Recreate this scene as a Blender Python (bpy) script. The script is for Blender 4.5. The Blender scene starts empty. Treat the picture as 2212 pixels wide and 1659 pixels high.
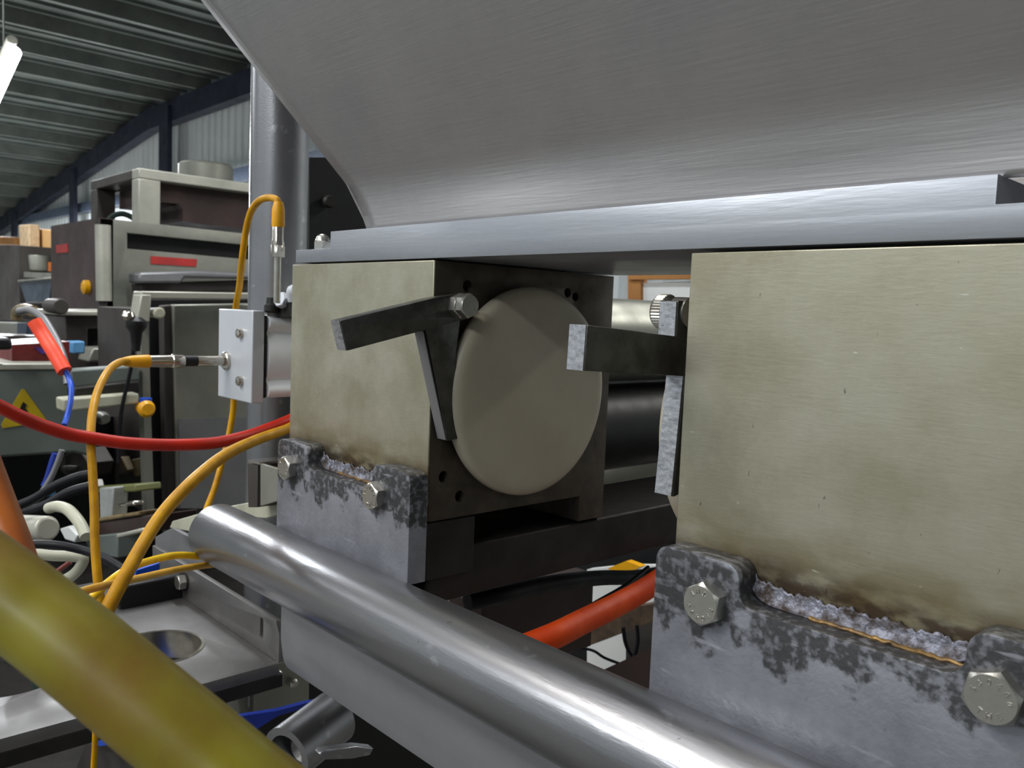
import bpy, bmesh, math, random
from mathutils import Vector, Matrix
random.seed(7)
C = bpy.context.scene.collection
# ------------------------------------------------------------------ camera
F, CX, CY = 1829.0, 1106.0, 829.5
OFF = Vector((0, 0, 1.25))                       # camera height above the floor
_X = Vector((1706, -218, 1829)).normalized()
_Y = Vector((1970, 73, -1829)); _Y = (_Y - _X * _X.dot(_Y)).normalized()
_Z = _X.cross(_Y)
R3 = Matrix((_X, _Y, _Z))                        # camera axes -> world axes
cd = bpy.data.cameras.new('camera'); cam = bpy.data.objects.new('camera', cd); C.objects.link(cam)
cd.sensor_width = 36.0; cd.lens = 36.0 * F / 2212; cd.clip_start = .01; cd.clip_end = 200
cam.matrix_world = Matrix.Translation(OFF) @ R3.to_4x4()
cd.dof.use_dof = True; cd.dof.focus_distance = .48; cd.dof.aperture_fstop = cd.lens / 1.2
bpy.context.scene.camera = cam
# ------------------------------------------------------------------ world, lights, exposure
sc = bpy.context.scene
sc.view_settings.view_transform = 'Standard'; sc.view_settings.look = 'None'
sc.view_settings.gamma = 1; sc.view_settings.use_curve_mapping = False
sc.view_settings.exposure = 0.40
w = bpy.data.worlds.new('world'); sc.world = w; w.use_nodes = True
w.node_tree.nodes['Background'].inputs[0].default_value = (.80, .88, 1, 1)
w.node_tree.nodes['Background'].inputs[1].default_value = .12

def area(name, loc, size, sy, power, target=None, col=(1, .97, .92), rotz=0):
    l = bpy.data.lights.new(name, 'AREA'); l.shape = 'RECTANGLE'; l.size = size; l.size_y = sy
    l.energy = power; l.color = col
    o = bpy.data.objects.new(name, l); C.objects.link(o)
    o.location = Vector(loc) + OFF
    if target is not None:
        d = Vector(target) - Vector(loc); o.rotation_euler = d.to_track_quat('-Z', 'Y').to_euler()
    else: o.rotation_euler = (0, 0, rotz)
    return o
area('area_light', (-1.10, -1.0, 1.60), 1.3, .16, 25, (-.40, .36, 0))
area('area_light', (-.75, -2.5, 1.9), 1.5, .5, 16, (-.2, .36, 0), (.90, .95, 1))  # fill lamp added on the camera side of the blocks
area('area_light', (-2.0, .9, 2.2), 1.5, .3, 42, None, (.93, .97, 1))
area('area_light', (-.9, 3.4, 2.4), 1.5, .3, 22)
area('area_light', (-6.5, .2, 2.6), 1.5, .3, 80, None, (.93, .97, 1))
area('area_light', (-13, 2.8, 2.2), 1.5, .4, 620, None, (.93, .97, 1))
area('area_light', (-18, 3.4, 2.0), 1.5, .4, 800, None, (.93, .97, 1))  # this and the next lamp added to brighten the far wall
area('area_light', (-23, 3.0, 1.4), 1.5, .4, 420, None, (.93, .97, 1))
area('area_light', (.5, 4.4, 2.5), 1.5, .3, 60)
area('area_light', (-3.0, -3.6, 2.5), 1.5, .5, 75, None, (.95, .98, 1))  # this and the next two added behind the camera to brighten metal reflections
area('area_light', (1.6, -4.2, 2.5), 1.5, .5, 75, None, (.95, .98, 1))
area('area_light', (-8.5, -3.2, 2.6), 1.5, .5, 90, None, (.93, .97, 1))

# ------------------------------------------------------------------ picture -> point in the place
def ray(px, py): return R3 @ Vector(((px - CX) / F, -(py - CY) / F, -1))
def P(px, py, D=None, X=None, Y=None, Z=None):
    r = ray(px, py)
    if D is not None: return r * D
    if X is not None: return r * (X / r[0])
    if Y is not None: return r * (Y / r[1])
    return r * (Z / r[2])

# ------------------------------------------------------------------ materials
def srgb(r, g, b):
    f = lambda v: (v / 255 / 12.92) if v / 255 <= .04045 else ((v / 255 + .055) / 1.055) ** 2.4
    return (f(r), f(g), f(b), 1)
MATS = {}
def mat(name, col, metal=0, rough=.5, col2=None, nscale=20, stretch=(1, 1, 1), lo=.35, hi=.65, bump=0, bscale=200,
        bstretch=(1, 1, 1), rvar=.08, emit=0, sub=0, coat=0, extra=None, transmission=0, spec=.5):
    if name in MATS: return MATS[name]
    m = bpy.data.materials.new(name); m.use_nodes = True; nt = m.node_tree; N = nt.nodes; L = nt.links
    b = N['Principled BSDF']; b.inputs['Metallic'].default_value = metal; b.inputs['Roughness'].default_value = rough
    c1 = srgb(*col); c2 = srgb(*(col2 or tuple(v * .85 for v in col)))
    tc = N.new('ShaderNodeTexCoord'); mp = N.new('ShaderNodeMapping'); mp.inputs['Scale'].default_value = stretch
    L.new(tc.outputs['Object'], mp.inputs[0])
    n = N.new('ShaderNodeTexNoise'); n.inputs['Scale'].default_value = nscale; n.inputs['Detail'].default_value = 6; n.inputs['Roughness'].default_value = .6
    L.new(mp.outputs[0], n.inputs['Vector'])
    rp = N.new('ShaderNodeMapRange'); rp.inputs[1].default_value = lo; rp.inputs[2].default_value = hi; L.new(n.outputs[0], rp.inputs[0])
    mx = N.new('ShaderNodeMix'); mx.data_type = 'RGBA'; mx.inputs['A'].default_value = c1; mx.inputs['B'].default_value = c2
    L.new(rp.outputs[0], mx.inputs['Factor']); colout = mx.outputs['Result']
    rr = N.new('ShaderNodeMapRange'); rr.inputs[3].default_value = max(.02, rough - rvar); rr.inputs[4].default_value = min(1, rough + rvar)
    L.new(rp.outputs[0], rr.inputs[0]); L.new(rr.outputs[0], b.inputs['Roughness'])
    if extra: colout = extra(nt, tc, colout, b)
    L.new(colout, b.inputs['Base Color'])
    if bump:
        mp2 = N.new('ShaderNodeMapping'); mp2.inputs['Scale'].default_value = bstretch; L.new(tc.outputs['Object'], mp2.inputs[0])
        n2 = N.new('ShaderNodeTexNoise'); n2.inputs['Scale'].default_value = bscale; n2.inputs['Detail'].default_value = 4
        L.new(mp2.outputs[0], n2.inputs['Vector'])
        bp = N.new('ShaderNodeBump'); bp.inputs['Strength'].default_value = bump; bp.inputs['Distance'].default_value = .001
        L.new(n2.outputs[0], bp.inputs['Height']); L.new(bp.outputs[0], b.inputs['Normal'])
    b.inputs['Specular IOR Level'].default_value = spec
    if emit: b.inputs['Emission Color'].default_value = (1, 1, 1, 1); b.inputs['Emission Strength'].default_value = emit
    if sub: b.inputs['Subsurface Weight'].default_value = sub; b.inputs['Subsurface Radius'].default_value = (.006, .004, .001); b.inputs['Subsurface Scale'].default_value = 1
    if coat: b.inputs['Coat Weight'].default_value = coat
    if transmission: b.inputs['Transmission Weight'].default_value = transmission
    MATS[name] = m; return m

def noise_mask(nt, tc, scale, stretch, lo, hi, rot=(0, 0, 0), detail=5):
    N = nt.nodes; L = nt.links
    mp = N.new('ShaderNodeMapping'); mp.inputs['Scale'].default_value = stretch; mp.inputs['Rotation'].default_value = rot
    L.new(tc.outputs['Object'], mp.inputs[0])
    n = N.new('ShaderNodeTexNoise'); n.inputs['Scale'].default_value = scale; n.inputs['Detail'].default_value = detail
    L.new(mp.outputs[0], n.inputs['Vector'])
    r = N.new('ShaderNodeMapRange'); r.inputs[1].default_value = lo; r.inputs[2].default_value = hi; L.new(n.outputs[0], r.inputs[0])
    return r.outputs[0]
def mixc(nt, fac, a, col, amount=1):
    N = nt.nodes; L = nt.links
    if amount != 1:
        q = N.new('ShaderNodeMath'); q.operation = 'MULTIPLY'; q.inputs[1].default_value = amount; L.new(fac, q.inputs[0]); fac = q.outputs[0]
    mx = N.new('ShaderNodeMix'); mx.data_type = 'RGBA'; L.new(fac, mx.inputs['Factor']); L.new(a, mx.inputs['A']); mx.inputs['B'].default_value = srgb(*col)
    return mx.outputs['Result']
def mul(nt, a, b, op='MULTIPLY'):
    q = nt.nodes.new('ShaderNodeMath'); q.operation = op; q.use_clamp = True
    for i, v in enumerate((a, b)):
        if isinstance(v, (int, float)): q.inputs[i].default_value = v
        else: nt.links.new(v, q.inputs[i])
    return q.outputs[0]
def axis_mask(nt, tc, ax, a, b):
    s = nt.nodes.new('ShaderNodeSeparateXYZ'); nt.links.new(tc.outputs['Object'], s.inputs[0])
    r = nt.nodes.new('ShaderNodeMapRange'); r.inputs[1].default_value = a; r.inputs[2].default_value = b; nt.links.new(s.outputs['XYZ'.index(ax)], r.inputs[0])
    return r.outputs[0]

def block_extra(nt, tc, col, b):
    # weld tint and grime along the foot of the block (object origin = foot of the block)
    g = axis_mask(nt, tc, 'Z', .062, .030); n = noise_mask(nt, tc, 36, (1, 1, 2), .28, .58)
    col = mixc(nt, mul(nt, g, n), col, (112, 96, 52), .85)
    g2 = axis_mask(nt, tc, 'Z', .043, .029); n2 = noise_mask(nt, tc, 60, (1, 1, 2), .34, .54)
    col = mixc(nt, mul(nt, g2, n2), col, (62, 44, 34), .85)
    s1 = noise_mask(nt, tc, 420, (1, 1, .30), .735, .76, (0, .7, 0), 2)
    col = mixc(nt, s1, col, (70, 66, 56), .55)
    s2 = noise_mask(nt, tc, 420, (.30, 1, 1), .74, .76, (0, .5, 0), 2)
    return mixc(nt, s2, col, (225, 225, 215), .5)
def bracket_extra(nt, tc, col, b):
    # dark mill scale left on the ears, ground clean and bluish lower down (origin = foot of the bracket)
    up = axis_mask(nt, tc, 'Z', .020, .062)
    n = noise_mask(nt, tc, 70, (1, 1, 1), .30, .70, detail=9)
    s = mul(nt, mul(nt, up, 1.0), n, 'ADD')
    q = nt.nodes.new('ShaderNodeMapRange'); q.inputs[1].default_value = 1.02; q.inputs[2].default_value = 1.20
    a = nt.nodes.new('ShaderNodeMath'); a.operation = 'ADD'; nt.links.new(up, a.inputs[0]); nt.links.new(n, a.inputs[1]); nt.links.new(a.outputs[0], q.inputs[0])
    fine = noise_mask(nt, tc, 240, (1, 1, 1), .35, .6)
    f = mul(nt, q.outputs[0], mul(nt, fine, .35, 'ADD'))
    col = mixc(nt, f, col, (50, 50, 50), .88)
    s2 = noise_mask(nt, tc, 180, (.2, 1, 1), .66, .72, (0, .4, 0), 3)
    return mixc(nt, s2, col, (170, 172, 182), .5)

def scuffs(nt, tc, col, b):
    # pale rubbed marks and a few dark specks
    m = noise_mask(nt, tc, 60, (.6, 1, 1), .64, .70, (.5, .3, 0), 8)
    col = mixc(nt, m, col, (196, 196, 200), .55)
    return mixc(nt, noise_mask(nt, tc, 300, (1, 1, 1), .74, .77, detail=2), col, (60, 60, 62), .6)
M_block = mat('brushed_stainless_block', (182, 178, 160), .70, .44, (152, 148, 128), 20, (1, 1, 1), bump=.07, bscale=700, bstretch=(.2, 1, 1), extra=block_extra)
M_side = mat('shaded_stainless_side', (88, 80, 70), .6, .5, (66, 60, 52), 30, bump=.1, bscale=400)  # block stainless darkened: shade of the side faces is in the colour
M_plate = mat('aluminium_flange', (168, 171, 177), .7, .40, (142, 146, 154), 18, (.25, 1, 1), bump=.06, bscale=600, bstretch=(.1, 1, 1))
M_hopper = mat('brushed_hopper_sheet', (176, 174, 174), .8, .40, (160, 158, 160), 9, (1, 1, 1), bump=.15, bscale=520, bstretch=(.05, 1, 1), rvar=.05)
M_bracket = mat('ground_bracket_steel', (150, 152, 160), .55, .50, (122, 124, 132), 28, (1, 1, 1), bump=.3, bscale=300, extra=bracket_extra, rvar=.1)
M_tube = mat('satin_steel_tube', (152, 152, 155), .9, .31, (138, 139, 143), 14, (.4, 1, 1), bump=.10, bscale=500, bstretch=(.15, 1, 1), rvar=.02, extra=scuffs)
M_panel = mat('satin_side_panel', (136, 136, 138), .5, .5, (126, 126, 129), 10)
M_bolt = mat('stainless_bolt', (200, 198, 190), .9, .30, (176, 174, 168), 60)
M_lever = mat('forged_lever_steel', (92, 92, 88), .75, .40, (64, 64, 60), 60, (1, 1, 1), bump=.3, bscale=300)
M_leverend = mat('sawn_lever_face', (205, 207, 212), .85, .36, (150, 152, 158), 160, (1, 1, 3), bump=.5, bscale=500, bstretch=(1, 1, .4))
M_disc = mat('off_white_plastic', (176, 169, 150), 0, .42, (166, 158, 140), 14, sub=.1)
M_weld = mat('weld_bead', (118, 120, 132), .5, .55, (58, 48, 42), 120, lo=.40, hi=.60, bump=.8, bscale=420)
M_gold = mat('heat_tinted_weld', (150, 118, 64), .5, .4, (80, 62, 44), 60)
M_paleal = mat('pale_anodised_aluminium', (200, 205, 212), .3, .38, (190, 195, 202), 12)
M_barrel = mat('light_whitened_barrel', (240, 243, 246), .05, .35, (230, 234, 238), 12)  # near-white stands in for strong light missing on the barrel
M_chrome = mat('bright_nickel', (205, 200, 190), .95, .2, (170, 165, 155), 40)
M_dark = mat('dark_steel', (52, 50, 48), .5, .5, (34, 32, 30), 20)
M_black = mat('black_parts_and_shade', (16, 16, 18), .1, .5, (10, 10, 12), 12)  # for black parts, and for shade painted as black bodies and sheets
M_yel = mat('yellow_cable_sheath', (196, 144, 2), 0, .46, (170, 120, 2), 60, spec=.25)
M_yelb = mat('bright_yellow_cable_sheath', (240, 200, 20), 0, .35, (214, 168, 12), 60, spec=.25)
M_yelo = mat('yellow_connector_boot', (232, 170, 0), 0, .4, (214, 150, 0), 40)
M_hose = mat('cloudy_yellow_hose', (134, 126, 30), 0, .46, (120, 92, 12), 26, (1, 1, 1), lo=.35, hi=.62, sub=.15)
M_ored = mat('red_orange_hose', (188, 40, 22), 0, .42, (166, 30, 16), 30, spec=.3)
M_ora = mat('orange_hose', (226, 82, 4), 0, .48, (204, 62, 4), 30, spec=.2)
M_brightor = mat('bright_orange_sleeve', (255, 84, 48), 0, .5, (240, 72, 40), 30)
M_amber = mat('amber_hose', (180, 96, 8), 0, .45, (156, 74, 6), 30)
M_cab = mat('machine_grey_steel', (150, 150, 140), .45, .45, (128, 128, 118), 5, bump=.05)
M_cabd = mat('dull_machine_side', (84, 80, 76), .4, .5, (66, 60, 58), 4)
M_cabl = mat('light_machine_edge', (186, 184, 172), .3, .45, (160, 160, 148), 6)
M_rust = mat('rust_brown_steel', (64, 46, 42), .2, .6, (44, 34, 32), 5)
M_navy = mat('navy_painted_steel', (40, 46, 66), .1, .5, (30, 34, 50), 3)
M_navyl = mat('grey_blue_rail', (96, 108, 130), .1, .5, (84, 96, 118), 3)
M_wall = mat('white_corrugated_sheet', (222, 228, 230), 0, .55, (208, 214, 216), 1)
M_roof = mat('dark_roof_sheet', (104, 110, 106), .2, .6, (80, 88, 84), 1.3)
M_purlin = mat('galvanised_purlin', (118, 122, 116), .3, .55, (94, 98, 94), 2)
M_floor = mat('worn_concrete_floor', (120, 118, 112), 0, .7, (92, 90, 86), 2)
M_card = mat('brown_cardboard', (214, 170, 112), 0, .8, (196, 152, 96), 6)
M_wood = mat('pine_board', (180, 124, 62), 0, .6, (156, 104, 50), 6)
M_red = mat('red_label', (178, 44, 40), 0, .6, (150, 40, 40), 12)
M_greycab = mat('grey_green_cabinet', (104, 112, 108), .1, .5, (94, 102, 98), 3)
M_cream = mat('cream_plastic', (182, 182, 162), 0, .5, (164, 164, 146), 20)
M_white = mat('white_painted_panel', (226, 228, 226), 0, .5, (214, 216, 214), 4)
M_blue = mat('blue_plastic', (20, 84, 210), 0, .4, (16, 66, 176), 20)
M_bluedk = mat('deep_blue_strap', (10, 40, 130), 0, .5, (14, 50, 160), 20)
M_lblue = mat('light_blue_plastic', (110, 168, 214), 0, .5, (90, 148, 200), 20)
M_blkrub = mat('black_rubber', (20, 20, 26), 0, .5, (14, 14, 20), 30, spec=.2)
M_warn = mat('warning_yellow', (186, 160, 6), 0, .6, (168, 142, 6), 20)
M_brown = mat('tan_fitting', (140, 122, 84), .1, .5, (104, 90, 66), 30)
M_grn = mat('dark_green_case', (30, 52, 46), 0, .5, (24, 42, 38), 20)
M_lamp = mat('lit_lamp_diffuser', (255, 255, 255), 0, .5, (255, 255, 255), 5, emit=14)

# ------------------------------------------------------------------ object helpers
def smooth(me, ang=35):
    for p in me.polygons: p.use_smooth = True
    me.set_sharp_from_angle(angle=math.radians(ang))
def rootloc(o):
    while o.parent: o = o.parent
    return o['_org']
ORG = {}
def mk(name, me, mt, parent=None, bevel=0, ang=35, seg=2):
    """me: mesh in camera-relative coordinates"""
    me.name = name
    if isinstance(mt, (list, tuple)):
        for q in mt: me.materials.append(q)
    else: me.materials.append(mt)
    o = bpy.data.objects.new(name, me); C.objects.link(o)
    if parent is not None:
        L = ORG[parent.name]
        me.transform(Matrix.Translation(-L)); o.parent = parent; ORG[o.name] = L
    else:
        xs = [v.co for v in me.vertices]
        L = Vector(((min(v.x for v in xs) + max(v.x for v in xs)) / 2, (min(v.y for v in xs) + max(v.y for v in xs)) / 2, min(v.z for v in xs)))
        me.transform(Matrix.Translation(-L)); o.location = L + OFF; ORG[o.name] = L
    smooth(me, ang)
    if bevel:
        b = o.modifiers.new('bevel', 'BEVEL'); b.width = bevel; b.segments = seg; b.limit_method = 'ANGLE'; b.angle_limit = math.radians(40)
    return o
def thing(name, loc, label, cat, group=None):
    o = bpy.data.objects.new(name, None); C.objects.link(o); o.empty_display_size = .05
    L = Vector(loc); o.location = L + OFF; ORG[o.name] = L
    return tag(o, label, cat, group)
def tag(o, label, cat, group=None, kind=None):
    o['label'] = label; o['category'] = cat
    if group: o['group'] = group
    if kind: o['kind'] = kind
    return o
def struct(o): o['kind'] = 'structure'; return o

def mesh(verts, faces):
    me = bpy.data.meshes.new('m'); me.from_pydata([tuple(v) for v in verts], [], faces); me.validate()
    bm = bmesh.new(); bm.from_mesh(me); bmesh.ops.recalc_face_normals(bm, faces=bm.faces); bm.to_mesh(me); bm.free(); return me
def join(*ms):
    bm = bmesh.new()
    for m in ms: bm.from_mesh(m)
    me = bpy.data.meshes.new('m'); bm.to_mesh(me); bm.free(); return me
def box(x0, x1, y0, y1, z0, z1):
    v = [(x, y, z) for x in (x0, x1) for y in (y0, y1) for z in (z0, z1)]
    return mesh(v, [(0, 1, 3, 2), (4, 6, 7, 5), (0, 4, 5, 1), (2, 3, 7, 6), (0, 2, 6, 4), (1, 5, 7, 3)])
def prism(pts, vec):
    n = len(pts); v = [Vector(p) for p in pts]; v += [p + Vector(vec) for p in v]
    return mesh(v, [tuple(range(n)), tuple(range(2 * n - 1, n - 1, -1))] + [(i, (i + 1) % n, n + (i + 1) % n, n + i) for i in range(n)])
def slab(px, ax, val, depth):
    """polygon read off one flat face standing at ax=val, given its thickness away from the viewer"""
    pts = [P(a, b, **{ax: val}) for a, b in px]
    d = {'X': (-depth, 0, 0), 'Y': (0, depth, 0), 'Z': (0, 0, -depth)}[ax]
    return prism(pts, d)
def frame_of(ax):
    ax = Vector(ax).normalized(); u = ax.orthogonal().normalized()
    if abs(ax.z) < .9: u = Vector((0, 0, 1)).cross(ax).normalized()
    else: u = Vector((1, 0, 0)).cross(ax).normalized()
    return ax, u, ax.cross(u)
def lathe(p, ax, prof, n=24, ph=0, hexn=None):
    """prof: list of (distance along axis, radius); closed with caps"""
    ax, u, v = frame_of(ax); p = Vector(p); V = []; Fs = []
    for t, r in prof:
        for i in range(n):
            a = 2 * math.pi * i / n + ph
            V.append(p + ax * t + (u * math.cos(a) + v * math.sin(a)) * r)
    for k in range(len(prof) - 1):
        for i in range(n):
            j = (i + 1) % n; Fs.append((k * n + i, k * n + j, (k + 1) * n + j, (k + 1) * n + i))
    Fs.append(tuple(range(n))[::-1]); Fs.append(tuple((len(prof) - 1) * n + i for i in range(n)))
    return mesh(V, Fs)
def ring(p, ax, ro, ri, t, n=40):
    """washer / flat ring / pipe stub"""
    ax, u, v = frame_of(ax); p = Vector(p); V = []; Fs = []
    prof = [(0, ri), (0, ro), (t, ro), (t, ri)]
    for d, r in prof:
        for i in range(n):
            a = 2 * math.pi * i / n; V.append(p + ax * d + (u * math.cos(a) + v * math.sin(a)) * r)
    for k in range(4):
        k2 = (k + 1) % 4
        for i in range(n):
            j = (i + 1) % n; Fs.append((k * n + i, k * n + j, k2 * n + j, k2 * n + i))
    return mesh(V, Fs)
def hexhead(p, ax, af, h, ph=0, flange=True):
    """hexagon head with the turned chamfer that leaves a round face"""
    ax, u, v = frame_of(ax); p = Vector(p); n = 48; V = []; Fs = []; ap = af / 2; rc = ap * .96
    def hr(a):
        m = ((a - 0) % (math.pi / 3)) - math.pi / 6; return ap / math.cos(m)
    for k in range(4):
        for i in range(n):
            a = 2 * math.pi * i / n; r = hr(a)
            if k == 0: d = 0
            elif k == 1: d = h - (r - rc) * .75 - .0002
            elif k == 2: d, r = h, rc
            else: d, r = h, rc * .96
            V.append(p + ax * d + (u * math.cos(a + ph) + v * math.sin(a + ph)) * r)
    for k in range(3):
        for i in range(n):
            j = (i + 1) % n; Fs.append((k * n + i, k * n + j, (k + 1) * n + j, (k + 1) * n + i))
    Fs.append(tuple(range(n))[::-1]); Fs.append(tuple(3 * n + i for i in range(n)))
    return mesh(V, Fs)
def smoothpath(pts, sub=8):
    p = [Vector(q) for q in pts]; q = [p[0] * 2 - p[1]] + p + [p[-1] * 2 - p[-2]]; out = []
    for i in range(1, len(q) - 2):
        a, b, c, d = q[i - 1:i + 3]
        for k in range(sub):
            t = k / sub
            out.append(.5 * ((2 * b) + (c - a) * t + (2 * a - 5 * b + 4 * c - d) * t * t + (3 * b - a - 3 * c + d) * t ** 3))
    out.append(p[-1]); return out
def sweep(pts, r, n=12, sub=8, rf=None):
    path = smoothpath(pts, sub) if sub else [Vector(p) for p in pts]; V = []; Fs = []
    t = (path[1] - path[0]).normalized(); u = t.orthogonal().normalized()
    for i, p in enumerate(path):
        t = (path[min(i + 1, len(path) - 1)] - path[max(i - 1, 0)]).normalized()
        u = (u - t * u.dot(t)).normalized(); v = t.cross(u); rr = r if rf is None else r * rf(i / (len(path) - 1))
        for k in range(n):
            a = 2 * math.pi * k / n; V.append(p + (u * math.cos(a) + v * math.sin(a)) * rr)
    for i in range(len(path) - 1):
        for k in range(n):
            j = (k + 1) % n; Fs.append((i * n + k, i * n + j, (i + 1) * n + j, (i + 1) * n + k))
    Fs.append(tuple(range(n))[::-1]); Fs.append(tuple((len(path) - 1) * n + k for k in range(n)))
    return mesh(V, Fs)
def pipe_px(px, r, **kw): return sweep([P(a, b, D=d) for a, b, d in px], r, **kw)
def fillet(pts, rads, n=6):
    """round the corners of a 2D polygon"""
    out = []; m = len(pts)
    for i in range(m):
        p = Vector(pts[i]); r = rads[i] if isinstance(rads, (list, tuple)) else rads
        if r <= 0: out.append(tuple(p)); continue
        a = (Vector(pts[i - 1]) - p); b = (Vector(pts[(i + 1) % m]) - p); la, lb = a.length, b.length; a.normalize(); b.normalize()
        ang = a.angle(b); d = min(r / math.tan(ang / 2), la * .49, lb * .49)
        p0 = p + a * d; p1 = p + b * d
        for k in range(n + 1):
            t = k / n; q = p0 * (1 - t) ** 2 + p * 2 * t * (1 - t) + p1 * t * t; out.append((q.x, q.y))
    return out
def circ(cx, cy, r, n=28): return [(cx + r * math.cos(2 * math.pi * i / n), cy + r * math.sin(2 * math.pi * i / n)) for i in range(n)]
def plate(outer, holes, t, ax, val, bev=.0006):
    """flat plate with holes; u,v in plane; front face at ax=val, thickness away from the viewer"""
    cu = bpy.data.curves.new('c', 'CURVE'); cu.dimensions = '2D'; cu.fill_mode = 'BOTH'; cu.extrude = t / 2 - bev; cu.bevel_depth = bev; cu.bevel_resolution = 1; cu.offset = -bev
    for pl in [outer] + list(holes):
        s = cu.splines.new('POLY'); s.points.add(len(pl) - 1); s.use_cyclic_u = True
        for i, q in enumerate(pl): s.points[i].co = (q[0], q[1], 0, 1)
    o = bpy.data.objects.new('c', cu); C.objects.link(o); bpy.context.view_layer.update()
    dg = bpy.context.evaluated_depsgraph_get(); me = bpy.data.meshes.new_from_object(o.evaluated_get(dg))
    bpy.data.objects.remove(o); bpy.data.curves.remove(cu)
    for v in me.vertices:
        a, b, c = v.co
        if ax == 'Y': v.co = (a, val + t / 2 - c, b)
        elif ax == 'X': v.co = (val - t / 2 + c, a, b)
        else: v.co = (a, b, val - t / 2 + c)
    bm = bmesh.new(); bm.from_mesh(me); bmesh.ops.remove_doubles(bm, verts=bm.verts, dist=1e-6); bmesh.ops.recalc_face_normals(bm, faces=bm.faces); bm.to_mesh(me); bm.free()
    me.materials.clear()
    return me
def bolt_letters(centre, ax, R, ph, size=.0031, flip=1):
    """raised head marking: S30400 clockwise (tops outward), THE counter-clockwise (tops inward) on a -Y facing head"""
    ms = []
    def put(ch, ang, inward):
        cu = bpy.data.curves.new('t', 'FONT'); cu.body = ch; cu.size = size; cu.align_x = 'CENTER'; cu.align_y = 'CENTER'; cu.extrude = .0005; cu.resolution_u = 2
        o = bpy.data.objects.new('t', cu); C.objects.link(o); bpy.context.view_layer.update()
        me = bpy.data.meshes.new_from_object(o.evaluated_get(bpy.context.evaluated_depsgraph_get()))
        bpy.data.objects.remove(o); bpy.data.curves.remove(cu); me.materials.clear()
        rot = ang - math.pi / 2 + (math.pi if inward else 0); cs, sn = math.cos(rot), math.sin(rot)
        for v in me.vertices:
            a, b, c = v.co; x = a * cs - b * sn + R * math.cos(ang); z = a * sn + b * cs + R * math.sin(ang)
            v.co = (centre[0] + x, centre[1] - c, centre[2] + z)
        ms.append(me)
    for i, ch in enumerate('S30400'): put(ch, ph + math.radians(155 - i * 31), False)
    for i, ch in enumerate('THE'): put(ch, ph + math.radians(232 + i * 33), True)
    return join(*ms)

# ================================================================== SETTING
ZF = -1.25
def corrugated(x0, x1, y, zf, zt, step=.25, d=.035):
    V = []; Fs = []; x = x0; i = 0; pr = []
    while x < x1:
        pr += [(x, 0), (x + step * .55, 0), (x + step * .65, -d), (x + step * .9, -d)]; x += step
    for a, b in pr: V += [(a, y + b, zf), (a, y + b, zt(a))]
    for i in range(len(pr) - 1): Fs.append((2 * i, 2 * i + 2, 2 * i + 3, 2 * i + 1))
    return mesh(V, Fs)
WY = 6.0
def roofz(x): return 3.42 if x > -16 else 3.42 + (x + 16) * .119
struct(mk('floor', box(-31, 6.2, -6.5, 6.3, ZF - .1, ZF), M_floor))
struct(mk('wall_back', join(corrugated(-31, 6, WY, ZF, lambda x: roofz(x) + .1), box(-31, 6, WY + .02, WY + .1, ZF, 1.9)), M_wall, ang=20))
struct(mk('wall_right', box(6.0, 6.15, -6.5, 6, ZF, 3.6), M_wall))
struct(mk('wall_front', box(-31, 6, -6.6, -6.45, ZF, 3.6), M_wall))
struct(mk('wall_left', box(-31.2, -31, -6.5, 6, ZF, 2.4), M_wall))
V = []; Fs = []
xs = [-31, -16, 6.2]; ceil = []
for a, b in ((-31, -16), (-16, 6.2)): ceil.append(prism([(a, -6.6, roofz(a) + .22), (b, -6.6, roofz(b) + .22), (b, 6.2, roofz(b) + .22), (a, 6.2, roofz(a) + .22)], (0, 0, .06)))
ce = struct(mk('ceiling', join(*ceil), M_roof))
x = -29.5
while x < 5.8:
    z = roofz(x); q = mk('purlin', box(x - .04, x + .04, -6.4, 5.95, z + .02, z + .22), M_purlin, ce); x += 1.3
x = -30.6
rib = []
while x < 6:
    z = roofz(x) + .2; rib.append(box(x - .03, x + .03, -6.4, 6, z - .02, z + .03)); x += .325
rb = mk('roof_ribs', join(*rib), M_roof, ce); rb['kind'] = 'stuff'
for i, yy in enumerate((-4.5, -1.5, 1.5, 4.2)):
    pass
# gable rafters, posts, rail (navy steel in front of the far wall)
struct(mk('trim_1', prism([(-16, WY - .3, roofz(-16) - .36), (-16, WY - .3, roofz(-16) + .02), (-31, WY - .3, roofz(-31) + .02), (-31, WY - .3, roofz(-31) - .36)], (0, .2, 0)), M_navy))
struct(mk('trim_2', box(-16, 6, WY - .3, WY - .1, 3.42 - .36, 3.42), M_navy))
for i, (pa, pb) in enumerate((((344, 330), (368, 330)), ((150, 430), (163, 430)), ((24, 490), (34, 490)))):
    a = P(*pa, Y=WY - .35).x; b = P(*pb, Y=WY - .35).x
    struct(mk('trim_%d' % (i + 3), box(a, b - .1, WY - .36, WY - .28, ZF, roofz(a) - .1), M_navy))
struct(mk('trim_6', box(-31, 6, WY - .2, WY - .1, 1.86, 2.06), M_navyl))

# ================================================================== MAIN MACHINE
Y0 = .3588; XL = -.4673; XR = -.2555; YB = .3428
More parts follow.
